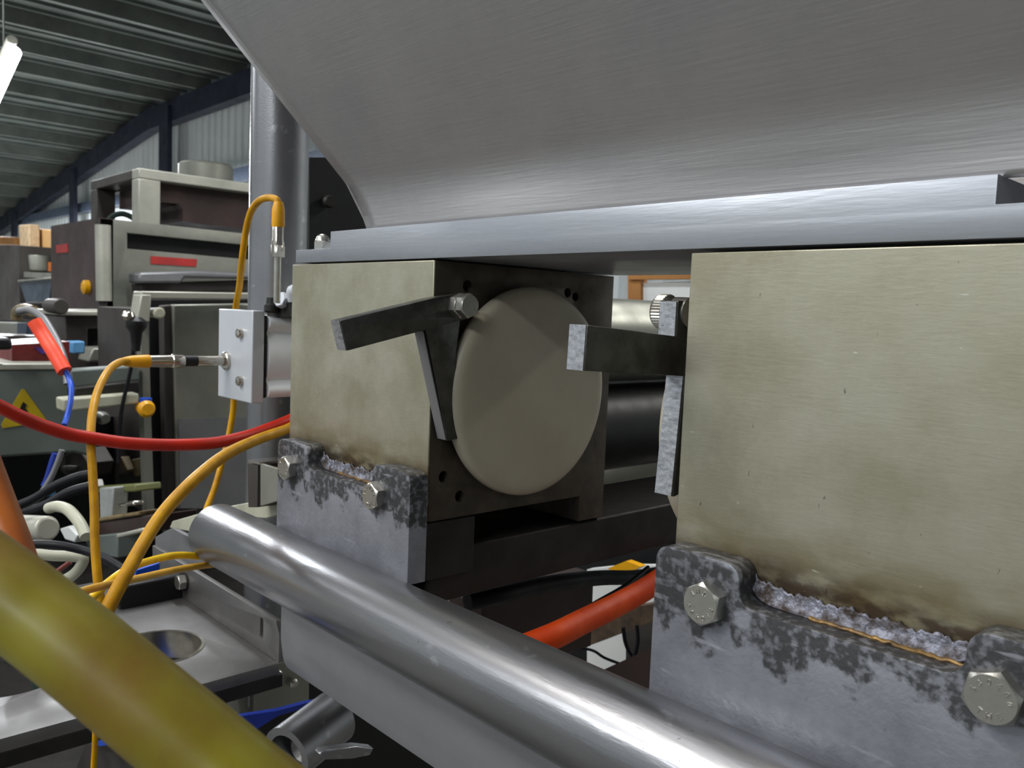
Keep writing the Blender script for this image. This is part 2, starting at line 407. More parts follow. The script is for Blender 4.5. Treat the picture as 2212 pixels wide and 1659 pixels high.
# ---- hopper
t = thing('hopper', (-.1, .48, .0605), 'large brushed steel hopper flaring up from the flat flange across the top', 'hopper')
def hop():
    V = []; Fs = []; prof = []
    Yh = Y0 + .006; k = math.tan(math.radians(30))
    for i in range(13):                      # rolled foot, then the sloping sheet
        a = i / 12; z = .0600 + .042 * a; y = Yh - .042 * k * (a ** 3) / 3; prof.append((y, z))
    y1, z1 = prof[-1]
    for z in (.12, .16, .2, .25, .3, .36, .42, .5, .6): prof.append((y1 - (z - z1) * k, z))
    nx = 60; rows = []
    for y, z in prof:
        xl = -.560 - .64 * (z - .0605); xr = .40 + .64 * (z - .0605); row = []
        for j in range(nx + 1):
            x = xl + (xr - xl) * j / nx
            dent = .0035 * math.exp(-((x + .40) / .07) ** 2 - ((z - .10) / .035) ** 2) - .003 * math.exp(-((x + .2) / .1) ** 2 - ((z - .1) / .04) ** 2)
            row.append(len(V)); V.append((x, y + dent * min(1, max(0, (z - .06) / .02)), z))
        rows.append(row)
    for a in range(len(rows) - 1):
        for j in range(nx): Fs.append((rows[a][j], rows[a][j + 1], rows[a + 1][j + 1], rows[a + 1][j]))
    return mesh(V, Fs)
fr = mk('front_sheet', hop(), M_hopper, t, ang=60)
sm = fr.modifiers.new('s', 'SOLIDIFY'); sm.thickness = .002; sm.offset = 0
def hside(s):
    xb, xt = (-.560, -.560 - .64 * .54) if s < 0 else (.40, .40 + .64 * .54)
    xm = xb + s * .64 * .0415
    return prism([(xb, Y0 + .0065, .0605), (xb, .60, .0605), (xt, .86, .60), (xt, .0705, .60), (xm, .3575, .102)], (.002 * -s, 0, 0))
mk('side_sheet', hside(-1), M_hopper, t); mk('side_sheet', hside(1), M_hopper, t)
mk('rear_sheet', prism([(-.56, .60, .0605), (.40, .60, .0605), (.7456, .86, .60), (-.9056, .86, .60)], (0, .002, 0)), M_hopper, t)

# ---- flange plate with its lowered ends
op = [(-.6597, .0363), (.52, .0363), (.52, .0493), (-.1165, .0493), (-.1165, .0607), (-.6040, .0603), (-.6040, .0470), (-.6597, .0470)]
fl = mk('flange_plate', plate(op, [], .198, 'Y', Y0 - .0004, .0004), M_plate)
tag(fl, 'long bluish aluminium flange plate with stepped ends under the hopper', 'plate')
nt_ = thing('dome_nut', (-.628, .372, .0472), 'small domed steel nut standing on the stepped left end of the flange', 'nut')
c = P(697, 520, Y=.372); c.z = .0470
mk('hex_body', hexhead(c, (0, 0, 1), .0135, .008), M_bolt, nt_)
mk('dome', lathe(c + Vector((0, 0, .0075)), (0, 0, 1), [(0, .0062), (.002, .006), (.0045, .0048), (.006, .003), (.0068, .0006)]), M_bolt, nt_)

# ---- two valve blocks
def block(x0, x1, ztop, label, side_holes, recess):
    t = thing('valve_block', ((x0 + x1) / 2, Y0 + .095, -.1487), label, 'block', 'valve blocks under the flange')
    bodym = box(x0, x1 - (.0122 if recess else 0), Y0, .5485, -.1487, ztop)
    if recess: bodym = prism([(x0, Y0, -.1487), (x1, Y0, -.1487), (x1, Y0 + .0016, -.1487), (x1 - .0122, Y0 + .0016, -.1487), (x1 - .0122, .5485, -.1487), (x0, .5485, -.1487)], (0, 0, ztop + .1487))
    mk('body', bodym, M_block, t, .0005)
    if recess:
        ol = [(Y0 + .0016, -.1487), (.5185, -.1487), (.5185, -.170), (.5485, -.170), (.5485, ztop), (Y0 + .0016, ztop)]
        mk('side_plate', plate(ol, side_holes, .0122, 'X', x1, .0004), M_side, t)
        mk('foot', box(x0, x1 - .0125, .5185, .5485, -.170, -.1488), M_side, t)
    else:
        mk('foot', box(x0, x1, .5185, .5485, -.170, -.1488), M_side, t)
    return t
hl = []
for px, py, r in ((1010, 618, .0042), (958, 1030, .0042), (993, 1072, .0042), (1226, 632, .0036), (1243, 641, .0036)):
    q = P(px, py, X=XL); hl.append(circ(q.y, q.z, r, 16))
block(-.6660, XL, .0349, 'smaller looking greenish steel valve block left of the gap, beside the white cap', hl, True)
block(XR, -.0580, .0343, 'large foreground steel valve block filling the right of the picture', [], False)

# weld beads between blocks and brackets (lumpy strips)
def bead(x0, x1, z, y, r, seed):
    rnd = random.Random(seed); pts = []; n = 26
    for i in range(n + 1):
        pts.append((x0 + (x1 - x0) * i / n, y + rnd.uniform(-.0004, .0004), z(i / n) + rnd.uniform(-.0004, .0004)))
    return sweep(pts, r, n=8, sub=3, rf=lambda s: 1 + .14 * math.sin(s * 90) + rnd.uniform(-.08, .08))

# ---- clamping brackets
def bracket(x0, label, bolts, ears, seed, phs):
    x1 = x0 + .1905; t = thing('clamp_bracket', ((x0 + x1) / 2, YB + .01, -.190), label, 'bracket', 'clamp brackets under the valve blocks')
    (e1, e2) = ears; sh = -.1315
    pts = [(x0, -.1905), (x0, -.1125), (e1, -.1125), (e1, sh), (e2, sh), (e2, -.1115), (x1, -.1125), (x1, -.1905)]
    rad = [0, .009, .010, .009, .009, .010, .009, 0]
    mk('front_plate', plate(fillet(pts, rad), [], .0158, 'Y', YB, .0007), M_bracket, t)
    mk('side_rib', box(x1 - .008, x1, YB + .0160, YB + .06, -.1905, -.1495), M_dark, t, .0006)
    mk('side_rib', box(x0, x0 + .008, YB + .0160, YB + .06, -.1905, -.1495), M_dark, t, .0006)
    rnd = random.Random(seed); V = []; Fs = []; n1, n2 = 110, 9
    ph = [rnd.uniform(0, 6.28) for _ in range(12)]
    def wob(a, b): return sum(math.sin(a * (17 + 23 * q_) + b * (3 + 2.3 * q_) + ph[q_]) / (1 + .55 * q_) for q_ in range(6)) / 3
    for i in range(n1 + 1):
        sx = i / n1; lift = .0065 * (2 * abs(sx - .5)) ** 12; wdt = .0088 + .0024 * wob(sx * 2, 1) - .3 * lift
        for k in range(n2 + 1):
            a = k / n2; d = .00075 * wob(sx * 5, a * 5) * math.sin(math.pi * a) + rnd.uniform(-.00025, .00025)
            y = Y0 - .0042 * (1 - a) ** 1.6 - .0001 - abs(d); z = sh - .0004 + lift + wdt * a ** 1.5 + abs(d)
            V.append((e1 - .0005 + (e2 - e1 + .001) * sx, y, z))
    for i in range(n1):
        for k in range(n2):
            q_ = i * (n2 + 1) + k; Fs.append((q_, q_ + n2 + 1, q_ + n2 + 2, q_ + 1))
    wm = mesh(V, Fs); wo = mk('weld_bead', wm, M_weld, t, ang=50); sw = wo.modifiers.new('s', 'SOLIDIFY'); sw.thickness = .0012; sw.offset = -1
    mk('tinted_weld_seam', bead(e1 + (e2 - e1) * .3, e2 - .002, lambda s: sh + .0006, Y0 - .0046, .0011, seed + 9), M_gold, t)
    for i, (bx, bz) in enumerate(bolts):
        b = thing('hex_bolt', (bx, YB, bz), phs[i][2], 'bolt', 'hex bolts on the clamp brackets')
        ctr = (bx, YB - .0072, bz)
        hd_ = mk('head', hexhead((bx, YB, bz), (0, -1, 0), .0188 * phs[i][3], .0072, math.radians(phs[i][0])), M_bolt, b)
        if phs[i][3] > .95 and phs[i][1] is not None:
            mk('raised_lettering', bolt_letters(ctr, None, .0063, math.radians(phs[i][1])), M_bolt, hd_)
    return t
bracket(-.2555, 'large bolted steel bracket in the right foreground below the large block', [(-.2231, -.1338), (-.0968, -.1335)], (-.2070, -.1085), 3,
        [(30, 198, 'hex bolt with raised lettering in the left ear of the foreground bracket', 1.0), (18, 5, 'hex bolt with raised lettering at the lower right picture edge', 1.0)])
bracket(-.6563, 'farther steel bracket with two bolted ears below the left block', [(-.6331, -.1345), (-.5052, -.1342)], (-.6055, -.5125), 11,
        [(30, 200, 'small hex bolt in the far left ear of the farther bracket', .97), (30, 20, 'hex bolt in the right ear of the farther bracket near the gap', .97)])

# ---- round rail, side panel
tb = thing('round_rail', (-.25, .3278, -.2383), 'thick satin steel tube running diagonally under both brackets', 'tube')
TZ = -.2113; TY = .3278; TR = .0270
def rail():
    return lathe((-.745, TY, TZ), (1, 0, 0), [(0, TR - .005), (.0, TR - .0035), (.0015, TR - .0012), (.004, TR), (.25, TR), (.5, TR), (.75, TR), (1.0, TR), (1.25, TR)], n=96)
mk('tube', rail(), M_tube, tb, ang=30)
mk('end_plug', lathe((-.7475, TY, TZ), (1, 0, 0), [(0, .012), (.0015, .0205), (.0035, .0215)], n=48), M_panel, tb)
pp = [(-.612, -.2300), (-.6120, -.2700), (-.606, -.2910), (.5, -.2910), (.5, -.2300)]
pn = mk('side_panel', plate(fillet(pp, [0, .004, .012, 0, 0]), [], .006, 'Y', .325, .0006), M_panel)
tag(pn, 'flat grey steel side panel hanging below the thick round tube', 'panel')

# ---- cross beam running back from the left block
cb = thing('cross_beam', (XL - .05, .7, -.212), 'dark steel box beam running backward beneath the left block', 'beam')
mk('beam_web', box(XL - .10, XL - .002, .362, 1.3, -.2110, -.1720), M_dark, cb, .002)
lb = mk('lower_beam', slab([(1040, 1310), (1282, 1238), (1276, 1395), (1200, 1420), (1040, 1345)], 'X', -.60, .05), M_rust)
tag(lb, 'brown shaded steel beam in the gap below the cross beam', 'beam')

# ---- white piston cap in the left block
cp = thing('piston_cap', (XL, .4350, -.056), 'round off-white plastic cap standing proud of the left block side', 'cap')
XC = XL + .0165
a = P(1159, 620, X=XC); b = P(1159, 1070, X=XC); rC = (a.z - b.z) / 2; cc = Vector((XL, P(1308, 850, X=XC).y - rC, (a.z + b.z) / 2))
mk('cap_face', lathe(cc, (1, 0, 0), [(.004, rC - .004), (.0045, rC - .001), (.006, rC), (.0105, rC), (.0135, rC - .0012), (.0155, rC - .0036), (.0163, rC - .007), (.0165, rC - .011)], n=96), M_disc, cp, ang=50)
mk('seat_ring', ring(cc + Vector((0, 0, 0)), (1, 0, 0), rC - .003, rC - .012, .0045, 80), M_dark, cp)

# ---- lever on the left block
def lever(yz_bar, yz_arm, boss, x0, x1, label, endpts):
    t = thing('locking_lever', ((x0 + x1) / 2, boss[0], boss[1]), label, 'lever', 'locking levers on the valve blocks')
    t_ = x1 - x0
    m = plate(fillet(yz_bar, .0009, 2), [], t_, 'X', x1, .0005); hb = mk('handle_bar', m, M_lever, t)
    e = prism([(x0 + .0008, *endpts[0]), (x1 - .0008, *endpts[0]), (x1 - .0008, *endpts[1]), (x0 + .0008, *endpts[1])], (0, -.0004, 0))
    mk('sawn_end', e, M_leverend, hb)
    mk('lower_arm', plate(fillet(yz_arm, .0009, 2), [], t_, 'X', x1 - .0001, .0005), M_lever, t)
    return t
q = lambda px, py, X: (P(px, py, X=X).y, P(px, py, X=X).z)
X1 = XL + .0125
bar = [q(735, 693, X1), q(940, 643, X1), q(1000, 634, X1), q(1006, 690, X1), q(915, 714, X1), q(750, 758, X1)]
arm = [q(917, 700, X1), q(995, 690, X1), q(986, 760, X1), q(990, 948, X1), q(967, 953, X1), q(926, 735, X1)]
lv = lever(bar, arm, q(990, 662, X1), XL + .0008, X1, 'dark lever with its handle crossing the left block face', (bar[0], bar[5]))
fa = prism([(XL + .002, *q(917, 716, X1)), (X1 - .0012, *q(917, 716, X1)), (X1 - .0012, *q(967, 951, X1)), (XL + .002, *q(967, 951, X1))], (0, -.0008, 0))
mk('bright_front_edge', fa, M_panel, lv)
c = Vector((X1, *q(988, 660, X1)))
bt = thing('lever_bolt', c, 'hex bolt with locknut beside the upper edge of the white cap', 'bolt')
mk('lock_nut', hexhead(c, (1, 0, 0), .0150, .0062, math.radians(22)), M_bolt, bt)
mk('shank', lathe(c, (1, 0, 0), [(0, .0048), (.0085, .0048)], 16), M_bolt, bt)
mk('head', hexhead(c + Vector((.0076, 0, 0)), (1, 0, 0), .0150, .0064, math.radians(22)), M_bolt, bt)

# ---- lever on the right block
X0r, X1r = -.2775, -.2655
bar = [(.2946, -.0036), (.3860, -.0095), (.3880, -.0300), (.2938, -.0250)]
arm = [(.3640, .0105), (.3800, .0105), (.3800, -.0240), (.3825, -.0280), (.3775, -.0925), (.3688, -.0940), (.3735, -.0300), (.3735, -.0240), (.3640, -.0150)]
lv = lever(bar, arm, (.375, .005), X0r, X1r, 'dark lever with bright sawn end beside the foreground block', (bar[0], bar[3]))
mk('bright_front_edge', join(prism([(X0r + .0006, .3732, -.0290), (X1r - .0006, .3732, -.0290), (X1r - .0006, .3684, -.0932), (X0r + .0006, .3684, -.0932)], (0, -.001, 0)),
   prism([(X0r + .001, .3637, .0098), (X1r - .0006, .3637, .0098), (X1r - .0006, .3637, -.0088), (X0r + .001, .3637, -.0088)], (0, -.001, 0))), M_leverend, lv)
cpr = thing('piston_cap', (-.2750, .445, -.056), 'white cap edge mostly hidden behind the right lever arm', 'cap')
cr = Vector((XR - .0015, P(1418, 905, X=-.2855).y + rC, -.060))
mk('cap_face', lathe(cr, (-1, 0, 0), [(0, rC - .006), (.008, rC - .005), (.009, rC), (.0255, rC), (.0285, rC - .003), (.0295, rC - .009)], n=96), M_disc, cpr, ang=50)
c = P(1461, 672, X=X0r - .001); c.y = .3740; c.z = .0045
bt = thing('lever_bolt', c, 'knurled round bolt head above the right lever beside the foreground block', 'bolt')
kn = []
mk('washer_face', lathe((X1r + .001, c.y, c.z), (-1, 0, 0), [(0, .008), (.009, .0082)], 32), M_bolt, bt)
ax, u, v = frame_of((-1, 0, 0)); V = []; n = 72
prof = [(.0122, .0086), (.0128, .0096), (.0185, .0096), (.0198, .0086), (.0203, .006)]
hd = lathe((X1r, c.y, c.z), (-1, 0, 0), prof, n)
for i, vv in enumerate(hd.vertices):
    if (i // n) in (1, 2) and i % 2: 
        d = Vector((0, vv.co.y - c.y, vv.co.z - c.z)); vv.co -= d * .06
mk('knurled_head', hd, M_bolt, bt, ang=25)

# ---- big cylinder behind the left block
cy = thing('steel_cylinder', (-.60, .60, -.06), 'pale round steel cylinder behind the left block, seen through the gap', 'cylinder')
cyc = Vector((-.600, .5500, -.0235)); rc_ = .045
mk('barrel', lathe(cyc, (0, 1, 0), [(0, rc_ - .001), (.001, rc_), (.15, rc_), (.3, rc_), (.45, rc_), (.451, rc_ - .001)], 72), mat('pale_steel_barrel', (176, 178, 168), .6, .36, (160, 162, 152), 12), cy)
mk('shade_lower_barrel', lathe((-.600, .5500, -.118), (0, 1, 0), [(0, .046), (.001, .047), (.45, .047), (.451, .046)], 60), M_black, cy)  # black barrel stands in for the shade below the pale one
mk('end_cap', lathe(cyc + Vector((0, .4515, 0)), (0, 1, 0), [(0, rc_ + .004), (.002, rc_ + .006), (.02, rc_ + .006), (.022, rc_ + .004)], 48), M_dark, cy)

# ---- pneumatic cylinder left of the left block
YP = .40
pc = thing('pneumatic_cylinder', (-.865, .46, -.1035), 'pale grey pneumatic cylinder with square end plate left of the left block', 'cylinder')
epl = mk('end_plate', box(-.9065, -.8245, YP, YP + .0135, -.1035, -.0065), M_paleal, pc, .0012)
cz = -.055; cx_ = -.8655
rb_r = .0072
def profile_body(y0, y1, rr, off):
    pts = []
    n = 288
    for i in range(n):
        a = 2 * math.pi * i / n; base = rr
        x = math.cos(a); z = math.sin(a); r = base
        for sx in (-1, 1):
            for sz in (-1, 1):
                c_ = Vector((sx * off, sz * off)); d = Vector((x, z)); b_ = d.dot(c_); disc = b_ * b_ - (c_.dot(c_) - rb_r ** 2)
                if disc > 0: r = max(r, b_ + math.sqrt(disc))
        pts.append((cx_ + x * r, y0, cz + z * r))
    return prism(pts, (0, y1 - y0, 0))
mk('profile_barrel', profile_body(YP + .019, YP + .24, .0425, .0360), M_barrel, pc, ang=30)
mk('seal_gasket', box(-.902, -.829, YP + .0136, YP + .0188, -.0985, -.0115), M_black, pc, .001)
for px, py in ((521, 720), (521, 823)):
    b = P(px, py, Y=YP); s = mk('socket_screw', lathe(b, (0, -1, 0), [(0, .0052), (.0035, .0052), (.0045, .0046), (.0048, .003)], 20), M_chrome, epl)
# -- horizontal probe
XPn = P(490, 779, Y=YP).x; cp0 = Vector((XPn, YP, P(490, 779, Y=YP).z))
pr = thing('sensor_probe', cp0, 'horizontal chrome sensor probe with yellow boot screwed into the cylinder end plate', 'sensor')
Yx = lambda px: YP - P(px, 779, X=XPn).y
mk('mounting_ring', lathe(cp0, (0, -1, 0), [(0, .0098), (.003, .0098), (.004, .0088)], 32), M_chrome, pr)
mk('shaft', lathe(cp0, (0, -1, 0), [(.004, .0055), (Yx(425), .0055)], 24), M_chrome, pr)
mk('dark_band', lathe(cp0, (0, -1, 0), [(Yx(425), .0057), (Yx(397), .0057)], 24), M_black, pr)
mk('barrel', lathe(cp0, (0, -1, 0), [(Yx(397), .0058), (Yx(393), .0070), (Yx(372), .0074), (Yx(370), .0066), (Yx(322), .0062)], 28), M_chrome, pr)
mk('yellow_boot', lathe(cp0, (0, -1, 0), [(Yx(323), .0064), (Yx(318), .0068), (Yx(285), .0060), (Yx(266), .0042)], 24), M_yelo, pr)
# -- upright probe
vp = P(598, 655, D=.845); 
def vz(py): return P(598, py, D=.845).z - vp.z
pv = thing('sensor_probe', vp, 'upright metal sensor probe with yellow boot in front of the vertical pipe', 'sensor')
mk('rod', lathe(vp, (0, 0, 1), [(0, .0034), (vz(552), .0036)], 20), M_chrome, pv)
mk('barrel', lathe(vp, (0, 0, 1), [(vz(552), .0050), (vz(526), .0066), (vz(520), .0056), (vz(492), .0056), (vz(488), .0048)], 24), M_chrome, pv)
mk('clamp_nut', hexhead(vp + Vector((0, 0, vz(556))), (0, 0, 1), .0124, .012, .3), M_chrome, pv)
mk('yellow_boot', lathe(vp, (0, 0, 1), [(vz(492), .0058), (vz(486), .0064), (vz(455), .0062), (vz(438), .0044)], 24), M_yelo, pv)
# -- fittings on top of the cylinder
tf = thing('push_fitting', (-.87, .45, -.0065), 'dark valve fitting with clear elbow on top of the pneumatic cylinder', 'fitting')
fz = P(588, 668, D=.90)
mk('dark_collar', lathe(P(588, 676, D=.89), (0, 0, 1), [(0, .007), (.002, .0085), (.008, .0085), (.010, .0065), (.016, .006)], 24), M_black, tf)
mk('valve_base', slab([(576, 655), (640, 652), (640, 686), (576, 686)], 'Y', .428, .03), M_dark, tf, .001)
mk('clear_hex_nut', hexhead(P(618, 652, D=.885), (.2, -.7, .2), .0145, .010, .2), M_paleal, tf)
dn = mk('dome_nut', lathe(P(634, 632, D=.87), (.1, -.3, .9), [(-.008, .0075), (0, .0075), (.004, .0062), (.007, .004), (.008, .001)], 24), M_paleal)
tag(dn, 'pale domed nut peeking out at the left edge of the left block', 'nut')

# ---- vertical pipe behind
pl = P(540, 500, D=1.05); prr = P(662, 500, D=1.05); mid = (pl + prr) / 2; rr_ = (prr - pl).length / 2
vpz = mk('vertical_pipe', join(lathe((mid.x, mid.y, -1.25), (0, 0, 1), [(0, rr_), (1.0, rr_), (1.8, rr_)], 64)), M_tube)
tag(vpz, 'thick vertical steel pipe standing behind the left block and hopper', 'pipe')

# ================================================================== CABLES AND HOSES
def cable(name, px, r, m, label, cat='cable', n=12, group=None, sub=8):
    o = mk(name, pipe_px(px, r, n=n, sub=sub), m, ang=60); return tag(o, label, cat, group)
cable('yellow_cable', [(601, 440, .845), (597, 431, .847), (580, 427, .86), (560, 434, .875), (543, 456, .89), (532, 495, .90), (523, 560, .91), (517, 620, .935), (509, 668, .965), (503, 760, .99), (505, 860, 1.0), (500, 910, 1.0), (487, 972, .99), (465, 1050, .97), (447, 1098, .95), (430, 1150, .93)], .0036, M_yel, 'yellow cable arching over the vertical pipe and passing behind the cylinder plate')
pe = cp0 + Vector((0, -Yx(268), 0)); de = pe.dot(Vector((0, 0, 0)) + (R3 @ Vector((0, 0, -1))))
cable('yellow_cable', [(275, 780, .848), (258, 783, .84), (236, 799, .82), (213, 840, .79), (200, 890, .76), (196, 950, .74), (200, 1020, .73), (204, 1100, .72), (205, 1170, .71), (212, 1260, .70), (225, 1340, .70)], .0037, M_yel, 'yellow cable dropping from the horizontal probe past the red hose')
cable('thick_yellow_cable', [(690, 905, .95), (650, 912, .90), (620, 927, .85), (555, 950, .80), (490, 981, .75), (430, 1027, .70), (380, 1076, .67), (345, 1118, .65), (316, 1163, .63), (275, 1235, .60), (240, 1300, .58), (200, 1380, .56)], .0052, M_yel, 'thick dull yellow cable curving down from behind the left block')
cable('thin_yellow_cable', [(500, 1207, .80), (446, 1203, .776), (380, 1200, .74), (316, 1214, .70), (269, 1234, .66), (230, 1262, .63), (190, 1300, .6)], .0032, M_yelb, 'brighter upper yellow wire coming out of the round tube end')
cable('thin_yellow_cable', [(500, 1218, .80), (454, 1220, .77), (380, 1231, .72), (300, 1249, .66), (221, 1266, .60), (174, 1279, .57), (120, 1300, .54)], .0029, mat('pale_yellow_sheath', (226, 172, 50), 0, .4), 'paler lower yellow wire coming out of the round tube end')
cable('red_hose', [(-60, 850, .66), (0, 879, .68), (50, 903, .695), (95, 921, .71), (150, 938, .725), (196, 946, .735), (270, 957, .75), (348, 961, .77), (420, 960, .79), (475, 955, .81), (538, 940, .84), (580, 925, .86), (620, 909, .88), (680, 880, .92)], .0056, M_ored, 'red hose sagging across the left side into the left block', 'hose', 16)
cable('thick_yellow_hose', [(-260, 1120, .215), (-120, 1190, .21), (5, 1277, .205), (90, 1342, .203), (176, 1409, .20), (260, 1478, .198), (341, 1546, .196), (400, 1594, .195), (460, 1644, .194), (545, 1715, .192), (680, 1820, .19)], .0108, M_hose, 'very thick blurred yellow hose crossing the lower left foreground', 'hose', 32)
cable('amber_hose', [(-75, 900, .36), (-48, 980, .35), (-12, 1080, .34), (25, 1180, .33), (60, 1290, .32), (110, 1400, .31)], .0074, M_amber, 'amber hose at the left picture edge above the thick yellow hose', 'hose', 20)
cable('orange_hose', [(1500, 1195, .80), (1440, 1242, .76), (1380, 1281, .73), (1320, 1313, .70), (1260, 1342, .67), (1200, 1372, .64), (1130, 1400, .62), (1060, 1425, .60)], .0098, M_ora, 'orange hose seen through the gap left of the foreground bracket', 'hose', 24)
cable('black_hose', [(1010, 1300, .70), (1080, 1285, .72), (1150, 1268, .76), (1220, 1256, .80), (1300, 1248, .85), (1380, 1246, .9), (1470, 1230, .95)], .0076, M_blkrub, 'black hose above the orange hose in the gap', 'hose', 16)
cable('black_cable', [(1110, 1402, .70), (1200, 1352, .74), (1290, 1300, .78), (1350, 1265, .82), (1400, 1225, .86)], .0020, M_blkrub, 'thin dark cable running along the top of the orange hose')
cable('black_cable', [(1346, 1355, 1.3), (1352, 1390, 1.3), (1366, 1416, 1.3), (1400, 1450, 1.3), (1420, 1480, 1.3)], .0032, M_blkrub, 'thin black cable curving down beside the white board in the gap')
cable('black_cable', [(1376, 1350, 1.25), (1378, 1385, 1.25), (1370, 1420, 1.25), (1362, 1450, 1.25)], .0030, M_blkrub, 'short dark cable hanging right of the white board in the gap')
cable('black_cable', [(1240, 1398, 1.3), (1280, 1405, 1.3), (1306, 1421, 1.3), (1345, 1436, 1.3)], .0022, M_blkrub, 'thin black wire crossing the lower white board in the gap')

# ================================================================== THROUGH THE GAP
wb = mk('white_board', slab([(1268, 1230), (1345, 1222), (1420, 1222), (1420, 2300), (1268, 2300)], 'Y', 1.22, .02), M_white); tag(wb, 'white board showing in pieces behind the orange hose', 'board')
yt = mk('yellow_tag', slab([(1312, 1228), (1352, 1212), (1384, 1224), (1362, 1236), (1330, 1236)], 'Y', 1.10, .015), M_yelo); tag(yt, 'small yellow tag above the black hose in the gap', 'tag')
dk = mk('dark_channel', slab([(1150, 1345), (1440, 1300), (1440, 1330), (1290, 1388), (1150, 1440)], 'Y', 1.02, .03), mat('mottled_tan_steel', (112, 92, 72), .3, .5, (52, 46, 42), 30)); tag(dk, 'mottled brown steel channel just below the orange hose', 'channel')
dk = mk('support_leg', slab([(1285, 1455), (1395, 1405), (1440, 1380), (1440, 2300), (1285, 2300)], 'Y', .95, .04), M_rust); tag(dk, 'dark steel foot at the bottom of the gap by the foreground bracket', 'foot')
dk = mk('cable_trunk', slab([(1352, 1345), (1420, 1335), (1420, 1410), (1352, 1430)], 'Y', 1.14, .03), M_cabd); tag(dk, 'dim grey trunking right of the white board in the gap', 'trunking')
gp = mk('conduit_pipe', sweep([P(1270, 1034, D=1.15), P(1360, 1010, D=1.15), P(1460, 985, D=1.15)], .022, n=24, sub=4), M_cab); tag(gp, 'grey conduit pipe behind the gap below the dark cylinder', 'pipe')
gp = mk('thin_conduit', sweep([P(1280, 995, D=1.3), P(1360, 978, D=1.3), P(1460, 956, D=1.3)], .005, n=12, sub=4), M_brown); tag(gp, 'thin tan conduit just above the grey conduit pipe', 'pipe')
gp = mk('yellow_clip', slab([(1384, 986), (1392, 973), (1406, 970), (1412, 980), (1398, 986)], 'Y', 1.0, .01), M_yelo); tag(gp, 'tiny yellow clip on the thin tan conduit', 'clip')
dm = thing('dark_machine', (-.9, 1.5, ZF), 'dark machine mass closing the gap below the pale cylinder', 'machine')
mk('housing', box(-1.45, -.95, 1.32, 1.62, ZF, -.075), M_black, dm, .01)
mk('base_frame', box(-1.45, -.75, 1.40, 1.75, -.46, -.20), M_rust, dm, .01)
# far opening with board frame
wf = thing('board_frame', P(1400, 620, Y=3.2), 'pine framed white sheet in the small opening under the flange', 'frame')
mk('white_sheet', slab([(1382, 612), (1530, 606), (1530, 700), (1382, 700)], 'Y', 3.22, .02), M_white, wf)
mk('upright_board', slab([(1356, 596), (1384, 596), (1384, 700), (1356, 700)], 'Y', 3.2, .05), M_wood, wf)
mk('floor_stud', box(P(1356, 640, Y=3.2).x, P(1384, 640, Y=3.2).x, 3.2, 3.25, ZF, -.05), M_wood, wf)
mk('top_board', slab([(1356, 580), (1530, 578), (1530, 602), (1356, 604)], 'Y', 3.18, .05), M_wood, wf)
# dark structure between pipe and hopper
ds = thing('dark_guard', P(700, 430, D=1.3), 'black guard panel between the vertical pipe and the hopper', 'guard')
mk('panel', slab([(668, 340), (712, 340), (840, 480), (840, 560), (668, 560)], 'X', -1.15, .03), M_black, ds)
mk('thumb_screw', lathe(P(706, 436, X=-1.148), (1, 0, 0), [(0, .008), (.006, .010), (.012, .008)], 16), M_dark, ds)

# ================================================================== LEFT BACKGROUND
# hanging lamp
ln = thing('batten_lamp', P(26, 118, D=5), 'lit white batten lamp hanging under the dark roof at the left edge', 'lamp')
le = P(31, 108, D=5)
mk('lit_tube', lathe(le, (-1, 0, -.35), [(0, .02), (.02, .042), (1.5, .042), (1.52, .02)], 20), M_lamp, ln)
mk('housing', sweep([le + Vector((-.05, 0, .07)), le + Vector((-1.45, 0, .07 - .49))], .03, sub=0), M_cabl, ln)
for k in (.25, 1.2): mk('hanger', sweep([le + Vector((-k, 0, .08 - .35 * k)), Vector((le.x - k, le.y, 3.43))], .006, sub=0, n=6), M_purlin, ln)
# small far lamps in the roof: row of faint spots left as skylight rivets
# oven machine
ov = thing('oven_machine', (-3.7, 1.5, ZF), 'large grey oven machine with red label behind the cables', 'machine')
XO = -3.5
mk('machine_base', box(XO - .60, XO - .12, P(300, 362, X=XO).y, 2.6, ZF, -.08), M_cabd, ov)
OC = P(300, 362, X=XO); oy = OC.y; oz = OC.z
mk('top_rail', box(XO - .08, XO, oy, 3.2, oz - .040, oz), M_cabl, ov, .004)
mk('side_rail', box(XO - .60, XO - .0805, oy, oy + .08, oz - .040, oz), M_cabd, ov, .004)
mk('corner_post', box(XO - .08, XO - .001, oy, oy + .085, oz - .235, oz - .0405), M_cabl, ov, .004)
mk('rear_post', box(XO - .60, XO - .52, oy, oy + .08, oz - .235, oz - .0405), M_cabd, ov, .004)
mk('top_sheet', box(XO - .60, XO - .081, oy + .081, 3.2, oz - .045, oz - .006), M_cabd, ov)
mk('hood', slab([(338, 386), (560, 412), (560, 500), (395, 478), (395, 452), (386, 440), (345, 436)], 'X', XO - .06, .3), M_rust, ov)
mk('hood_drop', box(XO - .5, XO - .1, oy + .09, oy + .3, oz - .12, oz - .046), M_rust, ov)
ofp = mk('front_panel', plate(*(lambda f: (f([(215, 470), (760, 530), (760, 770), (215, 770)]), [f([(275, 503), (600, 536), (600, 566), (275, 537)])]))(lambda L: [(P(a, b, X=XO).y, P(a, b, X=XO).z) for a, b in L]), .05, 'X', XO, .003), M_cab, ov)
mk('window_slot', slab([(262, 496), (650, 530), (650, 576), (262, 546)], 'X', XO - .06, .1), M_black, ov)
